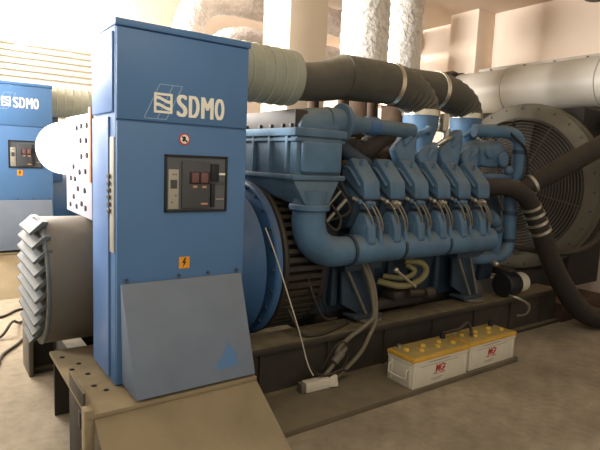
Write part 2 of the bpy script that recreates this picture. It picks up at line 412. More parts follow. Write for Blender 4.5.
# ------------------------------------------------------------------ base frame
t = thing('base_frame', 'long dusty black steel skid beams carrying the engine', 'skid', (3.4, 3.4, 0))
def ibeam(y0, y1, x0, x1, z1=.37):
    m = MB(); ym = (y0+y1)/2
    m.box((x0, y0, z1-.05), (x1, y1, z1), .006); m.box((x0, y0+.03, .03), (x1, y0+.07, z1-.04)); m.box((x0, y0-.02, 0), (x1, y1, .035), .004)
    for k in range(7):
        x = x0+(x1-x0)*(k+.5)/7; m.box((x-.01, y0+.012, .03), (x+.01, y1-.02, z1-.03))
    return m
obj('front_beam', ibeam(2.785, 3.05, 1.46, 5.46), M['skid'], t)
obj('rear_beam', ibeam(4.0, 4.2, .56, 5.46, .36), M['skid'], t)
obj('end_plate', MB().box((.53, 3.93, 0), (.56, 4.22, .365), .005), M['cowl'], t)
obj('cross_member', MB().box((1.7, 3.04, .12), (1.82, 4.02, .3)), M['skid'], t)
obj('cross_member', MB().box((5.3, 3.04, .1), (5.46, 4.02, .34)), M['skid'], t)
obj('cross_member', MB().box((.70, 3.3, .1), (.82, 4.02, .32)), M['skid'], t)
obj('cable_tray', MB().box((1.7, 3.05, .05), (5.3, 4.0, .09)), M['skid'], t)

# ------------------------------------------------------------------ alternator
AY, AZ = 3.5, .80
def make_alternator():
    t = thing('alternator', 'blue alternator with taupe louvred end cowl behind the foreground control cabinet', 'alternator', (1.2, AY, .2), 'alternators of the two generator sets')
    cw = MB().lathe([(0, .375), (0, .39), (.02, .392), (.36, .392), (.36, .37), (.02, .37), (.012, .35), (.0, .35)], (.52, AY, AZ), (1, 0, 0), 56, closed=True)
    c = obj('end_cowl', cw, M['cowl'], t)
    obj('cowl_inside', MB().cyl((.64, AY, AZ), (.66, AY, AZ), .37, seg=48), M['fand'], c)
    for k in range(10):                                     # hooded louvre slats sticking out of the cowl
        z = AZ+.335-k*.074
        hw = math.sqrt(max(.0, .385**2-(z-AZ-.02)**2))
        hw *= .93
        m = MB(); m.prism([(.56, z+.05), (.53, z+.052), (.46, z-.012), (.46, z-.024), (.47, z-.024), (.545, z+.032), (.56, z+.032)], 'y', AY-hw, AY+hw)
        obj('louvre', m, M['slat'], c)
    obj('cowl_rim', MB().torus((.53, AY, AZ), (1, 0, 0), .386, .012, 56), M['slat'], c)
    obj('body', MB().lathe([(0, 0), (0, .40), (.03, .43), (.5, .43), (.52, .44), (.62, .45), (.80, .46), (.92, .50), (1.0, .55), (1.0, .0)], (.86, AY, AZ+.02), (1, 0, 0), 56), M['alt'], t)
    obj('flange', MB().lathe([(0, 0), (0, .58), (.01, .594), (.05, .594), (.05, 0)], (1.9, AY-.02, .85), (1, 0, 0), 64), M['alt'], t)
    f = MB()
    for k in range(24):
        a = 2*PI*k/24; f.cyl((1.885, AY-.02+.56*math.cos(a), .85+.56*math.sin(a)), (1.902, AY-.02+.56*math.cos(a), .85+.56*math.sin(a)), .013, seg=6)
    obj('flange_bolts', f, M['engd'], t)
    # feet
    obj('foot', MB().box((.95, 3.14, .36), (1.7, 3.3, .5), .01), M['alt'], t)
    obj('foot', MB().box((.95, 3.86, .36), (1.7, 4.02, .5), .01), M['alt'], t)
    # terminal box on top with bolted end plate
    bx = obj('terminal_box', MB().box((.82, 3.2, 1.18), (1.7, 3.96, 1.84), .01), M['alt'], t)
    pl = obj('terminal_plate', MB().box((.795, 3.26, 1.19), (.82, 3.95, 1.83), .004), M['galv'], t)
    for (y, z) in ((3.36, 1.76), (3.50, 1.76), (3.62, 1.75), (3.38, 1.67), (3.52, 1.67), (3.36, 1.58), (3.50, 1.57), (3.72, 1.50), (3.40, 1.48), (3.55, 1.47), (3.80, 1.42), (3.68, 1.42), (3.42, 1.36), (3.60, 1.36), (3.72, 1.30), (3.50, 1.27), (3.64, 1.24), (3.40, 1.25), (3.82, 1.24)):
        obj('bolt', MB().cyl((.796, y, z), (.786, y, z), .017, seg=8), M['dgrey'], pl)
    obj('primer_strip', MB().box((.778, 3.215, 1.42), (.80, 3.265, 1.86), .003), M['orangeb'], t)
    lu = MB()
    for k in range(3): lu.ball((.84+.06*k, 3.5+.05*k, 1.2), .045, (1, 1, .8), 10)
    obj('cable_gland', lu, M['galv'], t)
    return t
alt = make_alternator()
# flywheel housing is part of the engine; second set copies the alternator only
dup(alt, (OFF2.x, OFF2.y, 0), 'alternator behind the background control cabinet, mostly hidden')

# ------------------------------------------------------------------ engine
eng = thing('diesel_engine', 'big blue V-type diesel engine with six square valve covers on its near side', 'engine', (3.4, AY, .3))
EZ = .85
fw = MB(); fw.cyl((1.97, AY-.02, EZ), (2.36, AY-.02, EZ), .50, seg=56)
for k in range(56):
    a = 2*PI*k/56
    rot = Matrix.Rotation(a, 3, 'X')
    fw.box((2.0, AY-.02-.575, EZ-.018), (2.34, AY-.02-.49, EZ+.014), rot=rot, piv=(2.1, AY-.02, EZ))
fw.torus((2.0, AY-.02, EZ), (1, 0, 0), .56, .025, 56); fw.torus((2.33, AY-.02, EZ), (1, 0, 0), .56, .025, 56)
o = obj('flywheel_housing', fw, M['grime'], eng); o['label'] = 'dark ribbed flywheel housing'
blk = MB(); blk.prism([(3.1, .42), (3.06, .75), (3.0, .95), (3.2, 1.2), (3.35, 1.35), (3.6, 1.35), (3.8, 1.2), (4.0, .95), (3.94, .75), (3.9, .42)], 'x', 2.36, 4.4, .02)
for k in range(6): blk.box((2.5+.3*k, 3.02, .5), (2.56+.3*k, 3.1, .85), .01)
obj('engine_block', blk, M['engd'], eng)
obj('oil_pan', MB().prism([(3.12, .44), (3.2, .2), (3.7, .2), (3.85, .44)], 'x', 2.45, 4.3, .02), M['grime'], eng)

# valve covers, heads, pipes per cylinder (near bank as seen, far bank mirrored)
def mir(p): return (2*(AY-.0)-p[0], p[1])
cov = [(2.79, 1.475), (2.955, 1.645), (3.00, 1.645), (3.075, 1.55), (3.06, 1.50), (2.945, 1.35), (2.80, 1.325), (2.775, 1.36)]
hd = [(2.83, 1.345), (2.95, 1.37), (3.07, 1.50), (3.25, 1.32), (3.08, 1.08), (2.93, 1.12)]
for i in range(6):
    x1 = 2.725+.27*i; x0 = x1-.155
    m = MB(); m.prism(cov, 'x', x0, x1, .014, 1)
    c = obj('valve_cover', m, M['eng'], eng)
    obj('cover_gasket', MB().prism([(2.775, 1.345), (2.80, 1.33), (3.075, 1.50), (3.05, 1.525)], 'x', x0-.006, x1+.006, .004), M['engd'], c)
    bl = MB()
    for (y, z) in ((2.90, 1.62), (3.0, 1.63)): bl.cyl((x0+.05, y, z-.03), (x0+.05, y-.01, z+.012), .014, seg=6)
    bl.tube([(x0-.012, 2.83, 1.44), (x0-.014, 2.95, 1.56), (x0-.012, 3.02, 1.57)], .011, 6)
    obj('cover_clip', bl, M['eng'], c)
    obj('cylinder_head', MB().prism(hd, 'x', x0-.03, x1+.05, .012), M['engd'], eng)
    # injector lines
    for k, (dx, yy) in enumerate(((-.03, 2.80), (.02, 2.79), (.065, 2.80))):
        xs = x0+dx+.05
        il = MB().tube([(xs-.05, 2.86, 1.345), (xs-.01, yy, 1.31), (xs+.05, yy-.03, 1.20), (xs+.09, yy-.01, 1.10), (xs+.10, yy+.05, 1.05)], .0075, 7, 4)
        il.cyl((xs-.06, 2.87, 1.35), (xs-.03, 2.82, 1.325), .016, seg=8)
        obj('injector_line', il, M['dsteel'], eng)
    ib = MB(); ib.box((x0+.02, 2.79, 1.27), (x0+.09, 2.88, 1.34), .01); ib.ball((x0+.10, 2.80, 1.31), .022, seg=8); ib.ball((x0-.02, 2.81, 1.325), .02, seg=8); ib.cyl((x0+.04, 2.77, 1.30), (x0+.04, 2.83, 1.34), .02, seg=8)
    obj('injector', ib, M['steel'] if i % 2 else M['eng'], eng)
    # intake runner: two fins rising out of the manifold
    rp = [(2.83, .97), (2.745, 1.02), (2.765, 1.14), (2.80, 1.225), (2.85, 1.245), (2.98, 1.22), (2.98, .97)]
    rn = MB(); rn.prism(rp, 'x', x0+.035, x0+.115, .018, 3)
    rn.prism([(2.83, .97), (2.75, 1.0), (2.785, 1.16), (2.82, 1.215), (2.96, 1.2), (2.96, .97)], 'x', x0+.155, x0+.195, .012, 2)
    rn.box((x0+.03, 2.80, 1.0), (x0+.19, 2.95, 1.16), .01)
    obj('runner', rn, M['eng'], eng)
    # far bank
    mo = MB(); mo.prism([mir(p) for p in cov], 'x', x0, x1, .022, 2); obj('valve_cover', mo, M['eng'], eng)
    mo = MB(); mo.prism([mir(p) for p in hd], 'x', x0-.03, x1+.05, .012); obj('cylinder_head', mo, M['engd'], eng)
# manifold: three tube segments with joint rings
for a, c in ((2.5, 3.01), (3.02, 3.55), (3.56, 4.22)):
    m = MB().cyl((a, 2.86, .965), (c, 2.86, .965), .112, seg=28, bev=.012)
    obj('manifold', m, M['eng'], eng)
for x in (2.50, 3.015, 3.555): obj('joint_ring', MB().cyl((x-.012, 2.86, .965), (x+.012, 2.86, .965), .118, seg=28), M['engd'], eng)
# elbow from the charge air cooler
obj('air_elbow', MB().tube([(2.13, 2.86, 1.285), (2.13, 2.86, 1.17), (2.17, 2.86, 1.06), (2.27, 2.86, .985), (2.38, 2.86, .962), (2.52, 2.86, .962)], [.118, .118, .118, .115, .11, .105], 28, 6), M['eng'], eng)
obj('elbow_flange', MB().cyl((2.13, 2.86, 1.27), (2.13, 2.86, 1.31), .142, seg=32, bev=.006), M['eng'], eng)
# charge air cooler
X0, X1, Y0, Y1 = 1.975, 2.36, 2.82, 4.1
cc = MB(); cc.box((X0, Y0, 1.505), (X1, Y1, 1.775), .012)
c = obj('charge_air_cooler', cc, M['engm'], eng)
obj('cooler_top_flange', MB().box((X0-.03, Y0-.02, 1.765), (X1+.03, Y1, 1.82), .008).box((X0-.02, Y0-.012, 1.73), (X1+.02, Y1, 1.75), .004), M['engm'], c)
obj('cooler_bottom_flange', MB().box((X0-.035, Y0-.02, 1.475), (X1+.03, Y1, 1.51), .008), M['engm'], c)
obj('cooler_cover', MB().box((X0+.03, Y0-.035, 1.525), (X1-.02, Y0+.01, 1.735), .016, 3), M['eng'], c)
for y in (2.9, 3.12, 3.34, 3.56, 3.78): obj('cooler_rib', MB().box((X0-.022, y, 1.505), (X0+.01, y+.03, 1.77), .005), M['engm'], c)
hp = MB(); hp.hull([(X0-.02, Y0, 1.478), (X1, Y0, 1.478), (X0-.02, 3.9, 1.478), (X1, 3.9, 1.478), (2.03, 2.77, 1.31), (2.23, 2.77, 1.31), (2.03, 2.97, 1.31), (2.23, 2.97, 1.31), (2.08, 3.3, 1.38), (2.2, 3.3, 1.38)], .012)
hp.cyl((2.13, 2.86, 1.29), (2.13, 2.86, 1.40), .118, seg=24)
obj('cooler_hopper', hp, M['engm'], eng)
db = MB(); db.box((X0+.02, 2.88, 1.81), (2.1, 4.0, 1.945), .01)
for y in (2.9, 3.0, 3.15, 3.3, 3.5, 3.7): db.box((X0-.0, y, 1.815), (X0+.04, y+.02, 1.85), .004)
obj('cooler_header', db, M['grime'], eng)
dm = MB(); dm.hull([(2.0, 2.84, 1.815), (2.36, 2.84, 1.815), (2.0, 3.3, 1.815), (2.36, 3.3, 1.815), (2.06, 2.87, 1.91), (2.36, 2.87, 1.95), (2.08, 3.2, 1.95), (2.36, 3.2, 1.96), (2.12, 2.93, 1.965), (2.36, 2.93, 1.99)], .02)
obj('cooler_dome', dm, M['engm'], eng)
obj('charge_air_pipe', MB().tube([(2.3, 2.95, 1.885), (2.45, 2.95, 1.885), (2.60, 2.97, 1.888), (2.72, 2.98, 1.89), (3.30, 3.05, 1.89)], [.105, .098, .075, .06, .06], 20, 5), M['engm'], eng)
obj('pipe_flange', MB().cyl((2.43, 2.95, 1.885), (2.462, 2.95, 1.885), .142, seg=36, bev=.005), M['engm'], eng)
obj('pipe_collar', MB().cyl((2.72, 2.98, 1.89), (2.84, 2.995, 1.89), .072, seg=24, bev=.006), M['alt'], eng)
# turbochargers, rusty exhaust piping, dark corrugated pipe behind the covers
for x in (2.95, 3.75):
    tb = MB().lathe([(-.2, 0), (-.2, .08), (-.1, .09), (-.08, .17), (.06, .17), (.08, .1), (.18, .1), (.2, 0)], (x, 3.62, 1.72), (1, 0, 0), 28)
    tb.tube([(x, 3.62, 1.72), (x, 3.45, 1.66), (x-.08, 3.3, 1.55)], .08, 14)
    obj('turbocharger', tb, M['rust'], eng)
for x in (2.62, 2.95, 3.3):
    obj('exhaust_pipe', MB().tube([(x, 3.5, 1.3), (x, 3.5, 1.6), (x+.02, 3.55, 1.9), (x+.05, 3.6, 2.2)], .05, 12), M['rust'], eng)
obj('corrugated_pipe', MB().tube([(2.55, 3.2, 1.62), (2.68, 3.15, 1.72), (2.80, 3.1, 1.70), (2.95, 3.08, 1.80), (3.10, 3.1, 1.85)], [.06, .085, .09, .085, .07], 16, 7, ripple=.05), M['rubber'], eng)
obj('corrugated_pipe', MB().tube([(2.45, 3.1, 1.80), (2.55, 3.02, 1.70), (2.68, 3.0, 1.63), (2.78, 3.02, 1.60)], .055, 14, 6), M['engd'], eng)
# funnels under the two air pipe elbows and the arms reaching down between the covers
FA = V((3.565, 3.2, 2.05)); FB = V((4.48, 3.42, 2.11))
for fcen, xs in ((FA, ((3.10, 3.28), (3.35, 3.52))), (FB, ((3.66, 3.97), (3.95, 4.22)))):
    fn = MB().lathe([(0, 0), (0, .158), (-.04, .158), (-.12, .15), (-.28, .10), (-.42, .085), (-.42, 0)], fcen, (0, 0, 1), 32)
    fn.ball(fcen+V((-.05, -.14, -.13)), .035, seg=10); fn.tube([fcen+V((-.16, -.10, -.2)), fcen+V((-.08, -.15, -.14)), fcen+V((-.02, -.13, -.16))], .025, 10)
    f = obj('intake_funnel', fn, M['eng'], eng)
for (xa, xb, za, zb, ca, cb) in ((3.12, 3.37, 1.73, 1.93, 3.20, 3.285), (3.40, 3.655, 1.68, 1.82, 3.45, 3.535), (3.68, 3.98, 1.72, 1.95, 3.735, 3.835), (3.985, 4.24, 1.70, 1.83, 4.04, 4.14)):
    a = MB()
    a.hull([(xa, 3.05, za), (xa+.03, 3.05, za+.06), (xb-.04, 3.05, zb), (xb, 3.05, zb-.02), (xb, 3.05, zb-.16), (ca, 2.99, 1.52), (cb, 2.99, 1.52),
            (xa, 3.13, za), (xb-.04, 3.15, zb), (xb, 3.15, zb-.16), (ca, 3.10, 1.52), (cb, 3.10, 1.52)], .012)
    a.ball((xb-.10, 3.04, zb-.07), .034, seg=10)
    a.tube([(xb-.16, 3.04, zb-.16), (xb-.13, 3.02, zb-.10), (xb-.06, 3.04, zb-.05)], .022, 8)
    a.box((ca-.03, 2.975, 1.50), (cb+.03, 3.08, 1.53), .006)
    obj('intake_arm', a, M['eng'], eng)
obj('exhaust_manifold', MB().prism([(3.85, 1.5), (3.8, 1.9), (3.9, 2.0), (4.15, 1.95), (4.15, 1.5)], 'x', 2.3, 4.45, .03), M['rust'], eng)
# clutter on top, right of the funnels
cl = MB(); cl.cyl((3.86, 3.15, 1.80), (3.86, 3.15, 1.95), .04, seg=10); cl.box((3.78, 3.12, 1.92), (3.86, 3.2, 2.08), .01); cl.tube([(3.7, 3.1, 1.8), (3.78, 3.05, 1.86), (3.9, 3.1, 1.85)], .02, 8)
obj('sensor', cl, M['steel'], eng)
# front end of the engine
gc = MB(); gc.prism([(3.05, .5), (3.0, 1.2), (3.15, 1.55), (3.8, 1.55), (3.98, 1.2), (3.95, .5)], 'x', 4.4, 4.62, .03)
obj('gear_case', gc, M['engd'], eng)
pp = MB(); pp.hull([(4.22, 3.0, 1.62), (4.22, 3.0, 1.80), (4.5, 2.98, 1.88), (4.62, 3.0, 1.76), (4.62, 3.0, 1.62), (4.22, 3.3, 1.62), (4.22, 3.3, 1.84), (4.5, 3.3, 1.9), (4.62, 3.3, 1.62)], .035)
pp.cyl((4.3, 2.96, 1.76), (4.3, 3.1, 1.76), .06, seg=14, bev=.01); pp.cyl((4.52, 2.96, 1.70), (4.52, 3.1, 1.70), .075, seg=14, bev=.01)
obj('coolant_pump', pp, M['eng'], eng)
obj('coolant_pipe', MB().tube([(4.2, 3.1, 1.96), (4.45, 3.0, 1.965), (4.66, 3.0, 1.955), (4.77, 3.0, 1.90), (4.80, 3.0, 1.78), (4.81, 3.0, 1.60), (4.78, 3.02, 1.42)], .062, 16, 5), M['eng'], eng)
obj('pipe_joint', MB().cyl((4.80, 3.0, 1.76), (4.802, 3.0, 1.80), .07, seg=18), M['engd'], eng)
obj('drive_bracket', MB().box((4.25, 2.98, 1.50), (4.72, 3.1, 1.56), .015).ball((4.62, 2.98, 1.60), .045, seg=12), M['eng'], eng)
obj('lower_coolant_pipe', MB().tube([(4.64, 2.96, 1.42), (4.66, 2.95, 1.22), (4.68, 2.95, 1.0), (4.68, 2.95, .86), (4.60, 2.95, .775), (4.45, 2.95, .76), (4.20, 2.95, .77), (4.05, 3.05, .78)], .066, 16, 5), M['eng'], eng)
for p, q in (((4.665, 2.95, 1.16), (4.668, 2.95, 1.2)), ((4.68, 2.95, .9), (4.68, 2.95, .93))): obj('pipe_joint', MB().cyl(p, q, .076, seg=18), M['engd'], eng)
obj('drain_cock', MB().cyl((4.36, 2.86, .72), (4.36, 2.95, .74), .025, seg=10).ball((4.36, 2.85, .715), .028, seg=8), M['steel'], eng)
cp = MB().tube([(4.22, 2.88, 1.17), (4.34, 2.88, 1.1), (4.40, 2.90, .95), (4.42, 2.93, .80)], [.07, .06, .055, .055], 14, 5)
obj('connecting_pipe', cp, M['eng'], eng)
for z in (1.10, 1.04): obj('pipe_clamp', MB().torus((4.345 if z > 1.05 else 4.375, 2.885, z), (.45, .05, -1), .062, .012, 20), M['engd'], eng)
# mounts
for x, blue in ((2.76, 1), (4.08, 1)):
    m = MB(); m.prism([(x-.22, .80), (x+.12, .80), (x+.14, .42), (x-.02, .42), (x-.2, .52)], 'y', 2.96, 2.985)
    m.prism([(x-.24, .84), (x+.14, .84), (x+.14, .79), (x-.24, .79)], 'y', 2.9, 3.1)
    m.box((x-.12, 2.88, .40), (x+.16, 3.05, .425), .004)
    mt = obj('engine_mount', m, M['engd'], eng)
    for dx in (0, .17): obj('mount_rod', MB().cyl((x-.2+dx, 2.92, .80), (x+.02+dx*.6, 2.92, .425), .011, seg=8), M['dsteel'], mt)
    obj('mount_foot', MB().cyl((x+.04, 2.92, .372), (x+.04, 2.92, .40), .11, seg=28, bev=.008), M['cowl'], mt)
# lower clutter on the near side
obj('starter_motor', MB().lathe([(0, 0), (0, .105), (.02, .12), (.18, .12), (.2, .11), (.2, 0)], (4.50, 2.86, .49), (1, 0, 0), 24), M['black'], eng)
sm = MB().lathe([(.18, 0), (.18, .098), (.34, .098), (.36, .07), (.36, 0)], (4.50, 2.86, .49), (1, 0, 0), 24)
o = obj('starter_band', sm, M['case'], eng); o['label'] = 'cream section of the starter motor'
obj('starter_bracket', MB().box((4.62, 2.86, .37), (4.78, 3.02, .46), .01).box((4.66, 2.9, .55), (4.78, 3.1, .62), .01), M['grime'], eng)
obj('oil_hose', MB().tube([(2.95, 2.98, .66), (3.06, 2.86, .635), (3.2, 2.84, .64), (3.32, 2.84, .68), (3.36, 2.84, .75), (3.30, 2.86, .81), (3.18, 2.92, .82)], .026, 10), M['ylw'], eng)
obj('oil_hose', MB().tube([(3.0, 2.98, .70), (3.12, 2.9, .685), (3.22, 2.88, .70), (3.26, 2.88, .745), (3.20, 2.92, .79)], .022, 10), M['ylw'], eng)
rod = MB().cyl((2.98, 2.82, .78), (3.22, 2.82, .62), .012, seg=8).ball((2.98, 2.82, .78), .024, seg=8)
obj('lever', rod, M['steel'], eng)
fl = MB(); fl.box((3.05, 2.88, .50), (3.3, 3.06, .58), .02); fl.cyl((3.18, 2.86, .56), (3.4, 2.86, .54), .035, seg=12); fl.cyl((3.36, 2.84, .54), (3.46, 2.84, .54), .05, seg=12, bev=.01); fl.box((2.9, 2.95, .42), (3.5, 3.06, .5), .02)
obj('fuel_pump', fl, M['grime'], eng)
for pts in (((2.30, 2.98, .95), (2.34, 2.93, .78), (2.36, 2.95, .6), (2.44, 2.98, .45)), ((2.2, 2.95, .8), (2.24, 2.9, .62), (2.34, 2.9, .46), (2.5, 2.95, .42)), ((2.28, 2.9, 1.2), (2.36, 2.84, 1.12), (2.40, 2.84, 1.20), (2.34, 2.88, 1.3)), ((2.36, 2.95, 1.5), (2.5, 2.86, 1.28), (2.42, 2.9, 1.2), (2.3, 2.95, 1.18))):
    obj('cable', MB().tube(pts, .011, 8), M['rubber'], eng)
obj('bracket_bar', MB().tube([(2.30, 2.9, 1.16), (2.46, 2.86, 1.34)], .014, 8, smooth=False).tube([(2.27, 2.92, 1.22), (2.42, 2.88, 1.40)], .010, 8, smooth=False), M['dsteel'], eng)

# ------------------------------------------------------------------ air intake pipes and corrugated hoses
def hose(label, x0, x1, y, z, r, group='corrugated air hoses beside the cabinets'):
    pr = [(0, 0), (0, r)]
    n = int((x1-x0)/.018); 
    for k in range(n): pr.append((.02+k*.018, r*(1.0 if k % 2 else .975)))
    L = x1-x0
    pr += [(L-.01, r*.99), (L, r*.96), (L+.01, r*.7), (L+.01, 0)]
    t = thing('corrugated_hose', label, 'hose', ((x0+x1)/2, y, z-r), group)
    obj('hose_wall', MB().lathe(pr, (x0, y, z), (1, 0, 0), 48), M['hose'], t)
    rg = MB()
    for k in range(1, 8): rg.torus((x0+L*k/8, y, z), (1, 0, 0), r, .006, 48)
    obj('hose_rings', rg, M['ring'], t)
    return t
hose('grey-green corrugated hose joining the dark air pipe beside the foreground cabinet', 1.50, 2.17, 3.2, 2.19, .195)
h2 = hose('small grey corrugated hose right of the background cabinet at far left', 1.2, 1.98, 7.636, 2.24, .2)
obj('support_bracket', MB().box((1.36, 7.64, 1.842), (1.44, 7.72, 2.06), .005), M['dgrey'], h2)

t = thing('air_intake_pipe', 'dark dusty air pipe nearer the camera, curving down to the left blue funnel', 'pipe', (3.0, 3.2, 2.1), 'dark air intake pipes above the engine')
obj('neck', MB().tube([(2.16, 3.2, 2.175), (2.36, 3.2, 2.19), (2.52, 3.2, 2.225), (2.66, 3.2, 2.265)], [.135, .14, .155, .168], 32, 4), M['duct'], t)
obj('straight_pipe', MB().cyl((2.63, 3.2, 2.262), (3.16, 3.2, 2.272), .172, .168, seg=36), M['duct'], t)
el = MB(); pts = []
for k in range(9):
    a = PI/2*k/8; pts.append((3.14+.425*math.sin(a), 3.2, 2.272-.20*(1-math.cos(a))))
el.tube(pts, [.168-.012*k/8 for k in range(9)], 36, 2, smooth=False, ripple=.032)
obj('elbow', el, M['duct'], t)
def clamp(c, ax, r, w, par):
    a = V(ax).normalized(); c = V(c)
    obj('hose_clamp', MB().lathe([(-w/2, r), (-w/2, r+.008), (w/2, r+.008), (w/2, r)], c, a, 40, closed=True), M['chrome'], par)
clamp((3.155, 3.2, 2.272), (1, 0, 0), .17, .045, t)
clamp((3.565, 3.2, 2.065), (0, 0, 1), .158, .05, t)
t = thing('air_intake_pipe', 'dark dusty air pipe further back, curving down to the right blue funnel', 'pipe', (3.8, 3.42, 2.1), 'dark air intake pipes above the engine')
obj('straight_pipe', MB().cyl((3.60, 3.50, 2.33), (4.0, 3.42, 2.33), .17, seg=36), M['duct'], t)
el = MB(); pts = []
for k in range(9):
    a = PI/2*k/8; pts.append((3.98+.50*math.sin(a), 3.42, 2.33-.2*(1-math.cos(a))))
el.tube(pts, [.17-.012*k/8 for k in range(9)], 36, 2, smooth=False, ripple=.032)
obj('elbow', el, M['duct'], t)
clamp((3.99, 3.42, 2.33), (1, 0, 0), .17, .045, t)
clamp((4.48, 3.42, 2.125), (0, 0, 1), .158, .05, t)

# ------------------------------------------------------------------ foil wrapped stacks and foil ducts
for x, y, r, z0, lb in ((3.52, 3.95, .235, 2.30, 'wide foil-wrapped exhaust stack just right of the pillar'), (4.46, 4.4, .25, 2.28, 'foil-wrapped exhaust stack on the right, above the pipe elbow')):
    pr = [(0, 0)]; n = 46
    for k in range(n+1): pr.append(((ZC-z0)*k/n, r*(1+.02*math.sin(k*2.1)+.012*random.uniform(-1, 1))))
    pr.append((ZC-z0, 0))
    t = thing('exhaust_stack', lb, 'exhaust pipe', (x, y, z0), 'foil-wrapped exhaust stacks')
    obj('foil_wrap', MB().lathe(pr, (x, y, z0), (0, 0, 1), 40), M['foil'], t)
    ed = MB()
    for k in range(26):
        a = 2*PI*k/26; ed.ball((x+(r+.0)*math.cos(a), y+(r+.0)*math.sin(a), z0+.02+.015*random.random()), .04, (1, 1, .7), 8)
    obj('torn_edge', ed, M['foild'], t)
    obj('inner_pipe', MB().cyl((x, y, 1.75), (x, y, z0), .16, seg=24), M['rust'], t)
def foil_duct(label, pts, r):
    t = MB().tube(pts, r, 28, 14, ripple=.03)
    o = obj('foil_duct', t, M['foild'], None, smooth=.9)
    return tag(o, label, 'duct', 'flexible foil ducts behind the cabinet')
foil_duct('crinkled foil duct arching down behind the cabinet top', [(6.7, 6.3, 3.62), (5.0, 6.1, 3.60), (3.6, 6.05, 3.56), (3.0, 6.0, 3.52), (2.68, 5.95, 3.36), (2.52, 5.9, 3.05), (2.48, 5.9, 2.5), (2.48, 5.9, .0)], .18)
foil_duct('lower foil duct running level behind the pillar and hose', [(6.7, 6.6, 3.2), (5.0, 6.5, 3.2), (4.0, 6.45, 3.2), (3.55, 6.4, 3.19), (3.2, 6.4, 3.05), (3.08, 6.4, 2.6), (3.05, 6.4, .0)], .17)

# ------------------------------------------------------------------ overhead duct on the end wall
t = thing('ventilation_duct', 'large pale grey round duct along the end wall above the fan', 'duct', (6.3, 3.2, 2.65))
obj('duct_section', MB().cyl((6.38, 4.98, 2.66), (6.38, 4.16, 2.66), .29, seg=48), M['bigduct'], t)
obj('duct_section', MB().cyl((6.38, 4.165, 2.66), (6.38, 2.98, 2.66), .296, seg=48), M['bigduct'], t)
obj('duct_section', MB().cyl((6.38, 2.985, 2.66), (6.38, .2, 2.66), .29, seg=48), M['bigduct'], t)
for y in (4.16, 2.98): obj('seam_band', MB().torus((6.38, y, 2.66), (0, 1, 0), .296, .008, 48), M['bigduct'], t)
fl = obj('top_flange', MB().box((6.36, .2, 2.93), (6.8, 4.7, 2.99), .005), M['bigduct'], t)
for y in (4.5, 4.0, 3.6, 3.2, 2.9): obj('bolt', MB().cyl((6.35, y, 2.96), (6.362, y, 2.96), .016, seg=8), M['dgrey'], fl)
obj('end_cap', MB().cyl((6.38, 5.0, 2.66), (6.38, 4.97, 2.66), .31, seg=40), M['fand'], t)
for y in (4.6, 1.2): obj('wall_bracket', MB().box((6.5, y, 2.6), (6.8, y+.05, 2.72)), M['bigduct'], t)
obj('damper_motor', MB().lathe([(0, 0), (0, .11), (.04, .13), (.2, .13), (.24, .1), (.24, 0)], (6.24, 4.99, 2.86), (0, 1, .0), 24), M['grime'], t)
o = obj('ceiling_duct', MB().tube([(6.0, 1.0, 3.5), (6.0, 2.2, 3.52), (6.0, 2.85, 3.54), (6.02, 3.1, 3.6), (6.05, 3.2, 3.84)], [.09, .09, .09, .09, .09], 16), M['duct']); tag(o, 'dark pipe under the ceiling in the top right corner', 'pipe')

# ------------------------------------------------------------------ radiator fan
FY, FZ, FX = 3.5, 1.41, 5.6
t = thing('radiator_fan', 'huge round radiator fan with wire grille at the right end', 'fan', (6.0, FY, 0))
obj('shroud_ring', MB().lathe([(0, .78), (-.015, .80), (-.01, .935), (.0, .95), (.06, .95), (.07, .965), (.11, .965), (.11, .80), (.06, .78)], (FX, FY, FZ), (1, 0, 0), 72, closed=True), M['fan'], t)
for k in range(28):
    a = 2*PI*k/28
    obj('ring_bolt', MB().cyl((FX-.022, FY+.905*math.cos(a), FZ+.905*math.sin(a)), (FX-.005, FY+.905*math.cos(a), FZ+.905*math.sin(a)), .014, seg=8), M['dgrey'], t)
gr = MB()
for k in range(20): gr.torus((FX-.02, FY, FZ), (1, 0, 0), .12+k*.0345, .0055, 64, 6)
for k in range(10):
    a = 2*PI*k/10+.2
    gr.tube([(FX-.026, FY+.1*math.cos(a), FZ+.1*math.sin(a)), (FX-.026, FY+.8*math.cos(a), FZ+.8*math.sin(a))], .007, 6, 2, smooth=False)
obj('grille', gr, M['wire'], t)
hb = obj('hub', MB().lathe([(-.06, 0), (-.06, .10), (-.02, .13), (.2, .13), (.2, 0)], (FX+.02, FY, FZ), (1, 0, 0), 28), M['grime'], t)
for k in range(8):
    a = 2*PI*k/8; rot = Matrix.Rotation(a, 3, 'X')
    m = MB(); m.hull([(FX+.08, FY-.05, FZ+.12), (FX+.10, FY+.08, FZ+.12), (FX+.16, FY+.08, FZ+.12), (FX+.06, FY-.13, FZ+.74), (FX+.09, FY-.13, FZ+.74), (FX+.17, FY+.14, FZ+.74), (FX+.2, FY+.14, FZ+.74)])
    for v in m.bm.verts: v.co = rot @ (v.co-V((FX, FY, FZ))) + V((FX, FY, FZ))
    obj('blade', m, M['fand'], t)
obj('radiator_core', MB().box((5.72, 2.85, .33), (6.45, 4.25, 2.3), .02), M['fand'], t)
fp = MB(); fp.box((5.64, 3.0, .21), (5.9, 4.4, .9), .01)
obj('lower_panel', fp, M['grime'], t)
bs = MB(); bs.box((5.48, 2.74, 0), (6.45, 4.35, .2), .01)
obj('radiator_base', bs, M['brown'], t)
obj('radiator_post', MB().box((5.72, 3.2, .19), (5.86, 4.3, .32)).box((5.86, 3.2, .19), (6.4, 4.3, .34)), M['skid'], t)

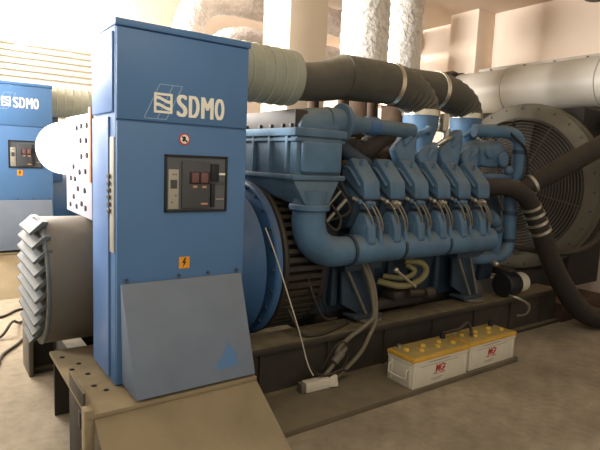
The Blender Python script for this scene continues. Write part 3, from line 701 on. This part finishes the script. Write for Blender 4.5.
def hose2(label, pts, r, clamps=(), mat_=M['rubber']):
    t = thing('coolant_hose', label, 'hose', pts[0], 'thick black coolant hoses')
    obj('hose_wall', MB().tube(pts, r, 20, 8), mat_, t)
    for c, a, rr in clamps:
        obj('hose_clamp', MB().lathe([(-.014, rr-.004), (-.014, rr+.006), (.014, rr+.006), (.014, rr-.004)], c, V(a), 24, closed=True), M['steel'], t)
    return t
hose2('thick black hose rising steeply across the fan to the upper right', [(4.62, 3.0, 1.38), (4.72, 2.86, 1.43), (4.84, 2.78, 1.515), (5.1, 2.62, 1.70), (5.45, 2.44, 1.93), (5.8, 2.4, 2.1), (6.05, 2.55, 2.15), (6.1, 2.8, 2.15)], [.075, .08, .092, .1, .1, .1, .1, .1],
      (((4.79, 2.815, 1.48), (.62, -.4, .45), .09), ((4.70, 2.89, 1.42), (.6, -.6, .3), .082)))
hose2('thick black hose bending down past the fan to the floor', [(3.98, 3.05, 1.43), (4.15, 2.88, 1.44), (4.38, 2.80, 1.44), (4.60, 2.76, 1.36), (4.72, 2.74, 1.22), (4.80, 2.70, 1.05), (4.95, 2.66, .78), (5.15, 2.6, .48), (5.4, 2.5, .2), (5.7, 2.4, .11), (6.2, 2.35, .11)], [.075, .078, .08, .085, .088, .09, .095, .1, .105, .105, .105],
      (((4.69, 2.745, 1.26), (.5, -.1, -.9), .09), ((4.735, 2.73, 1.19), (.45, -.15, -.9), .092), ((4.775, 2.715, 1.11), (.45, -.2, -.9), .094), ((4.81, 2.695, 1.03), (.45, -.2, -.9), .095)))
o = obj('drain_pipe', MB().tube([(4.66, 3.06, .86), (4.85, 2.9, .83), (5.0, 2.8, .80), (5.25, 2.62, .80), (5.5, 2.5, .92), (5.6, 2.46, 1.2), (5.56, 2.5, 1.7)], .028, 10), M['grime']); tag(o, 'thin brown pipe curving behind the lower black hose', 'pipe')
o = obj('wiring_loop', MB().tube([(4.28, 3.1, 1.90), (4.42, 2.98, 2.03), (4.58, 2.96, 2.06), (4.68, 3.0, 2.03), (4.52, 2.96, 1.99), (4.62, 2.92, 1.90), (4.80, 2.92, 1.8), (4.86, 2.92, 1.55), (4.80, 2.95, 1.4)], .012, 8), M['rubber']); tag(o, 'black cable looped over the blue pump beside the right funnel', 'cable')

# ------------------------------------------------------------------ batteries
def make_battery(name, label):
    X0, Y0, Z0, LX, LY, H = 2.70, 2.325, .04, .62, .265, .225
    t = thing(name, label, 'battery', (X0+LX/2, Y0+LY/2, Z0), 'batteries on the ledge')
    cs = MB(); cs.box((X0+.008, Y0+.008, Z0), (X0+LX-.008, Y0+LY-.008, Z0+H-.03), .006)
    cs.box((X0+.004, Y0+.004, Z0+H-.055), (X0+LX-.004, Y0+LY-.004, Z0+H-.03), .004)
    cs.box((X0+.03, Y0+.002, Z0+.01), (X0+.055, Y0+.02, Z0+H-.06), .004); cs.box((X0+LX-.055, Y0+.002, Z0+.01), (X0+LX-.03, Y0+.02, Z0+H-.06), .004)
    cs.box((X0+.002, Y0+.03, Z0+.02), (X0+.02, Y0+.055, Z0+H-.06), .004); cs.box((X0+.002, Y0+LY-.055, Z0+.02), (X0+.02, Y0+LY-.03, Z0+H-.06), .004)
    obj('battery_case', cs, M['case'], t)
    ld = obj('lid', MB().box((X0, Y0, Z0+H-.03), (X0+LX, Y0+LY, Z0+H), .006), M['lid'], t)
    obj('lid_top', MB().box((X0+.02, Y0+.02, Z0+H-.005), (X0+LX-.02, Y0+LY-.02, Z0+H+.006), .004), M['lidtop'], ld)
    for k in range(6):
        x = X0+.08+k*.088; y = Y0+(.085 if k % 2 else .15)
        obj('vent_cap', MB().cyl((x, y, Z0+H), (x, y, Z0+H+.022), .02, seg=14, bev=.004), M['cap'], t)
    obj('terminal', MB().cyl((X0+LX-.075, Y0+LY-.06, Z0+H), (X0+LX-.075, Y0+LY-.06, Z0+H+.05), .022, .018, seg=14), M['black'], t)
    obj('terminal', MB().cyl((X0+.075, Y0+LY-.05, Z0+H), (X0+.075, Y0+LY-.05, Z0+H+.03), .02, .018, seg=14), M['steel'], t)
    yh = X0-.018
    obj('carry_handle', MB().tube([(X0+.006, Y0+.05, Z0+.135), (yh, Y0+.05, Z0+.13), (yh-.004, Y0+.05, Z0+.09), (yh-.004, Y0+.065, Z0+.07), (yh-.004, Y0+.20, Z0+.07), (yh-.004, Y0+.215, Z0+.09), (yh, Y0+.215, Z0+.13), (X0+.006, Y0+.215, Z0+.135)], .006, 8, 3), M['case'], t)
    # red printed logo and small printed bars
    yy = Y0+.0085
    obj('red_logo', MB().text('MG', .058, .095, (X0+.245, yy, Z0+.085), bold=.03, ital=.15), M['red'], t, smooth=0)
    m = MB(); m.box((X0+.225, yy-.002, Z0+.074), (X0+.265, yy, Z0+.081)); m.box((X0+.29, yy-.002, Z0+.072), (X0+.355, yy, Z0+.078)); m.box((X0+.34, yy-.002, Z0+.10), (X0+.35, yy, Z0+.135), rot=Matrix.Rotation(.3, 3, 'Y'))
    obj('red_logo_line', m, M['red'], t, smooth=0)
    m = MB(); m.box((X0+.20, yy-.001, Z0+.043), (X0+.34, yy, Z0+.047)); m.box((X0+.20, yy-.001, Z0+.032), (X0+.31, yy, Z0+.036)); m.box((X0+.17, yy-.005, Z0+H-.05), (X0+.40, yy-.003, Z0+H-.044))
    m.box((X0+.08, yy-.001, Z0+H-.075), (X0+LX-.12, yy, Z0+H-.071))
    obj('fine_print', m, M['print'], t, smooth=0)
    return t
bt = make_battery('battery', 'left cream battery with ochre lid on the ledge, its carry handle end showing')
dup(bt, (.645, .012, 0), 'right cream battery with ochre lid, farther from the cabinet')
o = obj('battery_lead', MB().tube([(3.245, 2.525, .31), (3.29, 2.49, .33), (3.35, 2.46, .345), (3.41, 2.46, .37), (3.45, 2.46, .38), (3.47, 2.44, .34), (3.46, 2.42, .287)], .013, 10), M['rubber']); tag(o, 'short black lead looping up between the two batteries', 'cable')

# ------------------------------------------------------------------ loose things near the frame
o = obj('cable_bundle', MB().tube([(2.70, 2.93, .86), (2.72, 2.84, .72), (2.73, 2.80, .58), (2.71, 2.76, .46), (2.60, 2.745, .40), (2.46, 2.74, .34), (2.36, 2.74, .27), (2.32, 2.73, .18), (2.22, 2.72, .10)], .016, 8).tube([(2.74, 2.93, .86), (2.75, 2.83, .70), (2.745, 2.78, .55), (2.72, 2.75, .42), (2.65, 2.735, .32), (2.58, 2.73, .22), (2.46, 2.73, .13), (2.3, 2.71, .06)], .015, 8), M['cord'])
tag(o, 'dusty grey cable bundle hanging from the engine over the skid edge', 'cable')
pg = thing('cable_connector', 'pale plug hanging at the end of the cable bundle', 'connector', (2.33, 2.72, .2))
obj('plug_body', MB().cyl((2.30, 2.715, .19), (2.38, 2.72, .25), .03, seg=12, bev=.006), M['cowl'], pg)
obj('plug_neck', MB().cyl((2.37, 2.719, .243), (2.42, 2.722, .28), .018, seg=10), M['cord'], pg)
o = obj('pull_string', MB().tube([(1.78, 2.86, 1.16), (1.83, 2.8, .98), (1.90, 2.74, .72), (1.98, 2.70, .46), (2.04, 2.68, .25), (2.08, 2.66, .16)], .0045, 6), M['string']); tag(o, 'pale string hanging from the alternator flange to the floor', 'string')
bx = thing('white_carton', 'small white box lying on the ledge beside the skid', 'box', (2.16, 2.69, .04))
Rz = Matrix.Rotation(-.06, 3, 'Z'); pv0 = (2.14, 2.69, .04)
obj('box_body', MB().box((2.03, 2.655, .042), (2.235, 2.725, .112), .008, rot=Rz, piv=pv0), M['case'], bx)
obj('box_flap', MB().hull([(2.225, 2.645, .05), (2.29, 2.635, .044), (2.225, 2.715, .055), (2.30, 2.69, .12), (2.235, 2.67, .115), (2.285, 2.65, .125)], .005), M['string'], bx)
obj('brown_end', MB().box((1.995, 2.66, .042), (2.033, 2.72, .108), .005, rot=Rz, piv=pv0), M['cowl'], bx)
o = obj('loose_wire', MB().tube([(2.20, 2.72, .16), (2.28, 2.70, .30), (2.36, 2.69, .34), (2.42, 2.69, .26), (2.36, 2.69, .13), (2.28, 2.68, .11)], .007, 6).tube([(2.05, 2.72, .26), (2.12, 2.70, .16), (2.22, 2.69, .12), (2.34, 2.68, .14), (2.40, 2.69, .12)], .009, 6), M['rubber']); tag(o, 'thin black wires tangled above the white box', 'wire')
o = obj('skid_cable', MB().tube([(2.05, 2.95, .55), (2.10, 2.84, .40), (2.22, 2.80, .385), (2.40, 2.84, .39), (2.60, 2.92, .39)], .013, 8), M['rubber']); tag(o, 'black cable lying on the skid top by the flywheel housing', 'cable')
o = obj('lifting_bar', MB().tube([(4.42, 2.72, .43), (4.44, 2.64, .42), (4.60, 2.62, .34), (4.64, 2.66, .24), (4.62, 2.74, .20)], .012, 8), M['steel']); tag(o, 'bent metal rod sticking out of the skid behind the batteries', 'rod')
for i, (pts, lb) in enumerate(((((.15, 4.9, .012), (.42, 4.86, .012), (.55, 5.0, .10), (.64, 5.25, .012), (.8, 5.4, .012)), 'black cable arching off the floor at far left'),
                 (((.36, 4.2, .012), (.42, 4.45, .012), (.55, 4.66, .012), (.68, 4.95, .012), (.75, 5.3, .012)), 'black cable curving over the floor left of the louvred cowl'),
                 (((.2, 5.6, .012), (.5, 5.5, .012), (.7, 5.7, .012), (.9, 5.6, .012)), 'black cable lying on the floor near the background pedestal'))):
    tag(obj('floor_cable', MB().tube(pts, .012, 8), M['rubber']), lb, 'cable', 'cables on the floor at left')

# ------------------------------------------------------------------ stand-in disc for the lamp
t = thing('glare_disc', 'bright disc standing in for lamp shining between the two control cabinets', 'glare', (.83, 4.15, 1.45))  # no real fitting here; glowing disc and housing added to make the glare
ry = Matrix.Rotation(math.atan2(.83, 4.2), 3, 'Z')
pv = (.83, 4.2, 1.62)
obj('glare_housing', MB().box((.70, 4.205, 1.47), (.96, 4.29, 1.77), .02, rot=ry.inverted(), piv=pv), M['dgrey'], t)
la = ry.inverted() @ V((0, -1, 0))
obj('soft_rim', MB().lathe([(0, 0), (0, .15), (.05, .19), (.055, .19), (.02, .14), (.015, 0)], pv, la, 40), M['glare_rim'], t)
obj('glare_core', MB().lathe([(.02, 0), (.02, .125), (.035, .12), (.05, .08), (.055, 0)], pv, la, 32), M['glare'], t)
obj('glare_bracket', MB().tube([(.95, 3.94, 1.60), (.95, 4.1, 1.55), (.88, 4.26, 1.55)], .02, 8), M['dgrey'], t)

# ------------------------------------------------------------------ light
def area(name, loc, target, size, sy, power, col, spread=PI):
    l = bpy.data.lights.new(name, 'AREA'); l.shape = 'RECTANGLE'; l.size = size; l.size_y = sy; l.energy = power; l.color = col
    o = bpy.data.objects.new(name, l); C.objects.link(o); o.location = loc
    o.rotation_euler = (V(target)-V(loc)).to_track_quat('-Z', 'Y').to_euler(); l.spread = spread; return o
area('daylight_opening', (.9, 9.4, 3.5), (2.6, 4, 1.6), 5.6, .6, 1150, (1, .95, .90))
area('ceiling_fill', (1.0, .6, 3.8), (2.6, 2.6, 0), 3.0, 2.0, 70, (1, .89, .76))  # unseen fill added overhead; no tube fitting stands there
area('side_daylight_fill', (-3.0, 5.5, 2.9), (3.5, 5.2, 3.2), 2.2, 1.4, 420, (1, .97, .96), 1.5)  # unseen source added at left, narrowed to brighten the pillar's side face
w = bpy.data.worlds.new('room ambient'); bpy.context.scene.world = w; w.use_nodes = True
w.node_tree.nodes['Background'].inputs[0].default_value = (1, .93, .84, 1)
w.node_tree.nodes['Background'].inputs[1].default_value = .66

# ------------------------------------------------------------------ camera
f = 519.
def nrm(a): return V(a).normalized()
Xc = nrm((729, -32, f)); Dn = nrm((-184, 4225, f)); Zc = -Dn
Xc = (Xc-Zc*Xc.dot(Zc)).normalized(); Yc = Zc.cross(Xc)
if Yc.z < 0: Yc = -Yc
# rows = world axes written in camera (right, down, forward)
right = V((Xc.x, Yc.x, Zc.x)); down = V((Xc.y, Yc.y, Zc.y)); fwd = V((Xc.z, Yc.z, Zc.z))
cam = bpy.data.cameras.new('camera'); co = bpy.data.objects.new('camera', cam); C.objects.link(co)
mw = Matrix.Identity(4)
for r in range(3):
    mw[r][0] = right[r]; mw[r][1] = -down[r]; mw[r][2] = -fwd[r]
mw.translation = V((0, 0, 1.6))
co.matrix_world = mw
cam.sensor_width = 36; cam.lens = f/600*36; cam.clip_start = .05; cam.clip_end = 100
bpy.context.scene.camera = co
sc = bpy.context.scene
sc.view_settings.view_transform = 'Standard'; sc.view_settings.look = 'None'; sc.view_settings.exposure = 0; sc.view_settings.gamma = 1
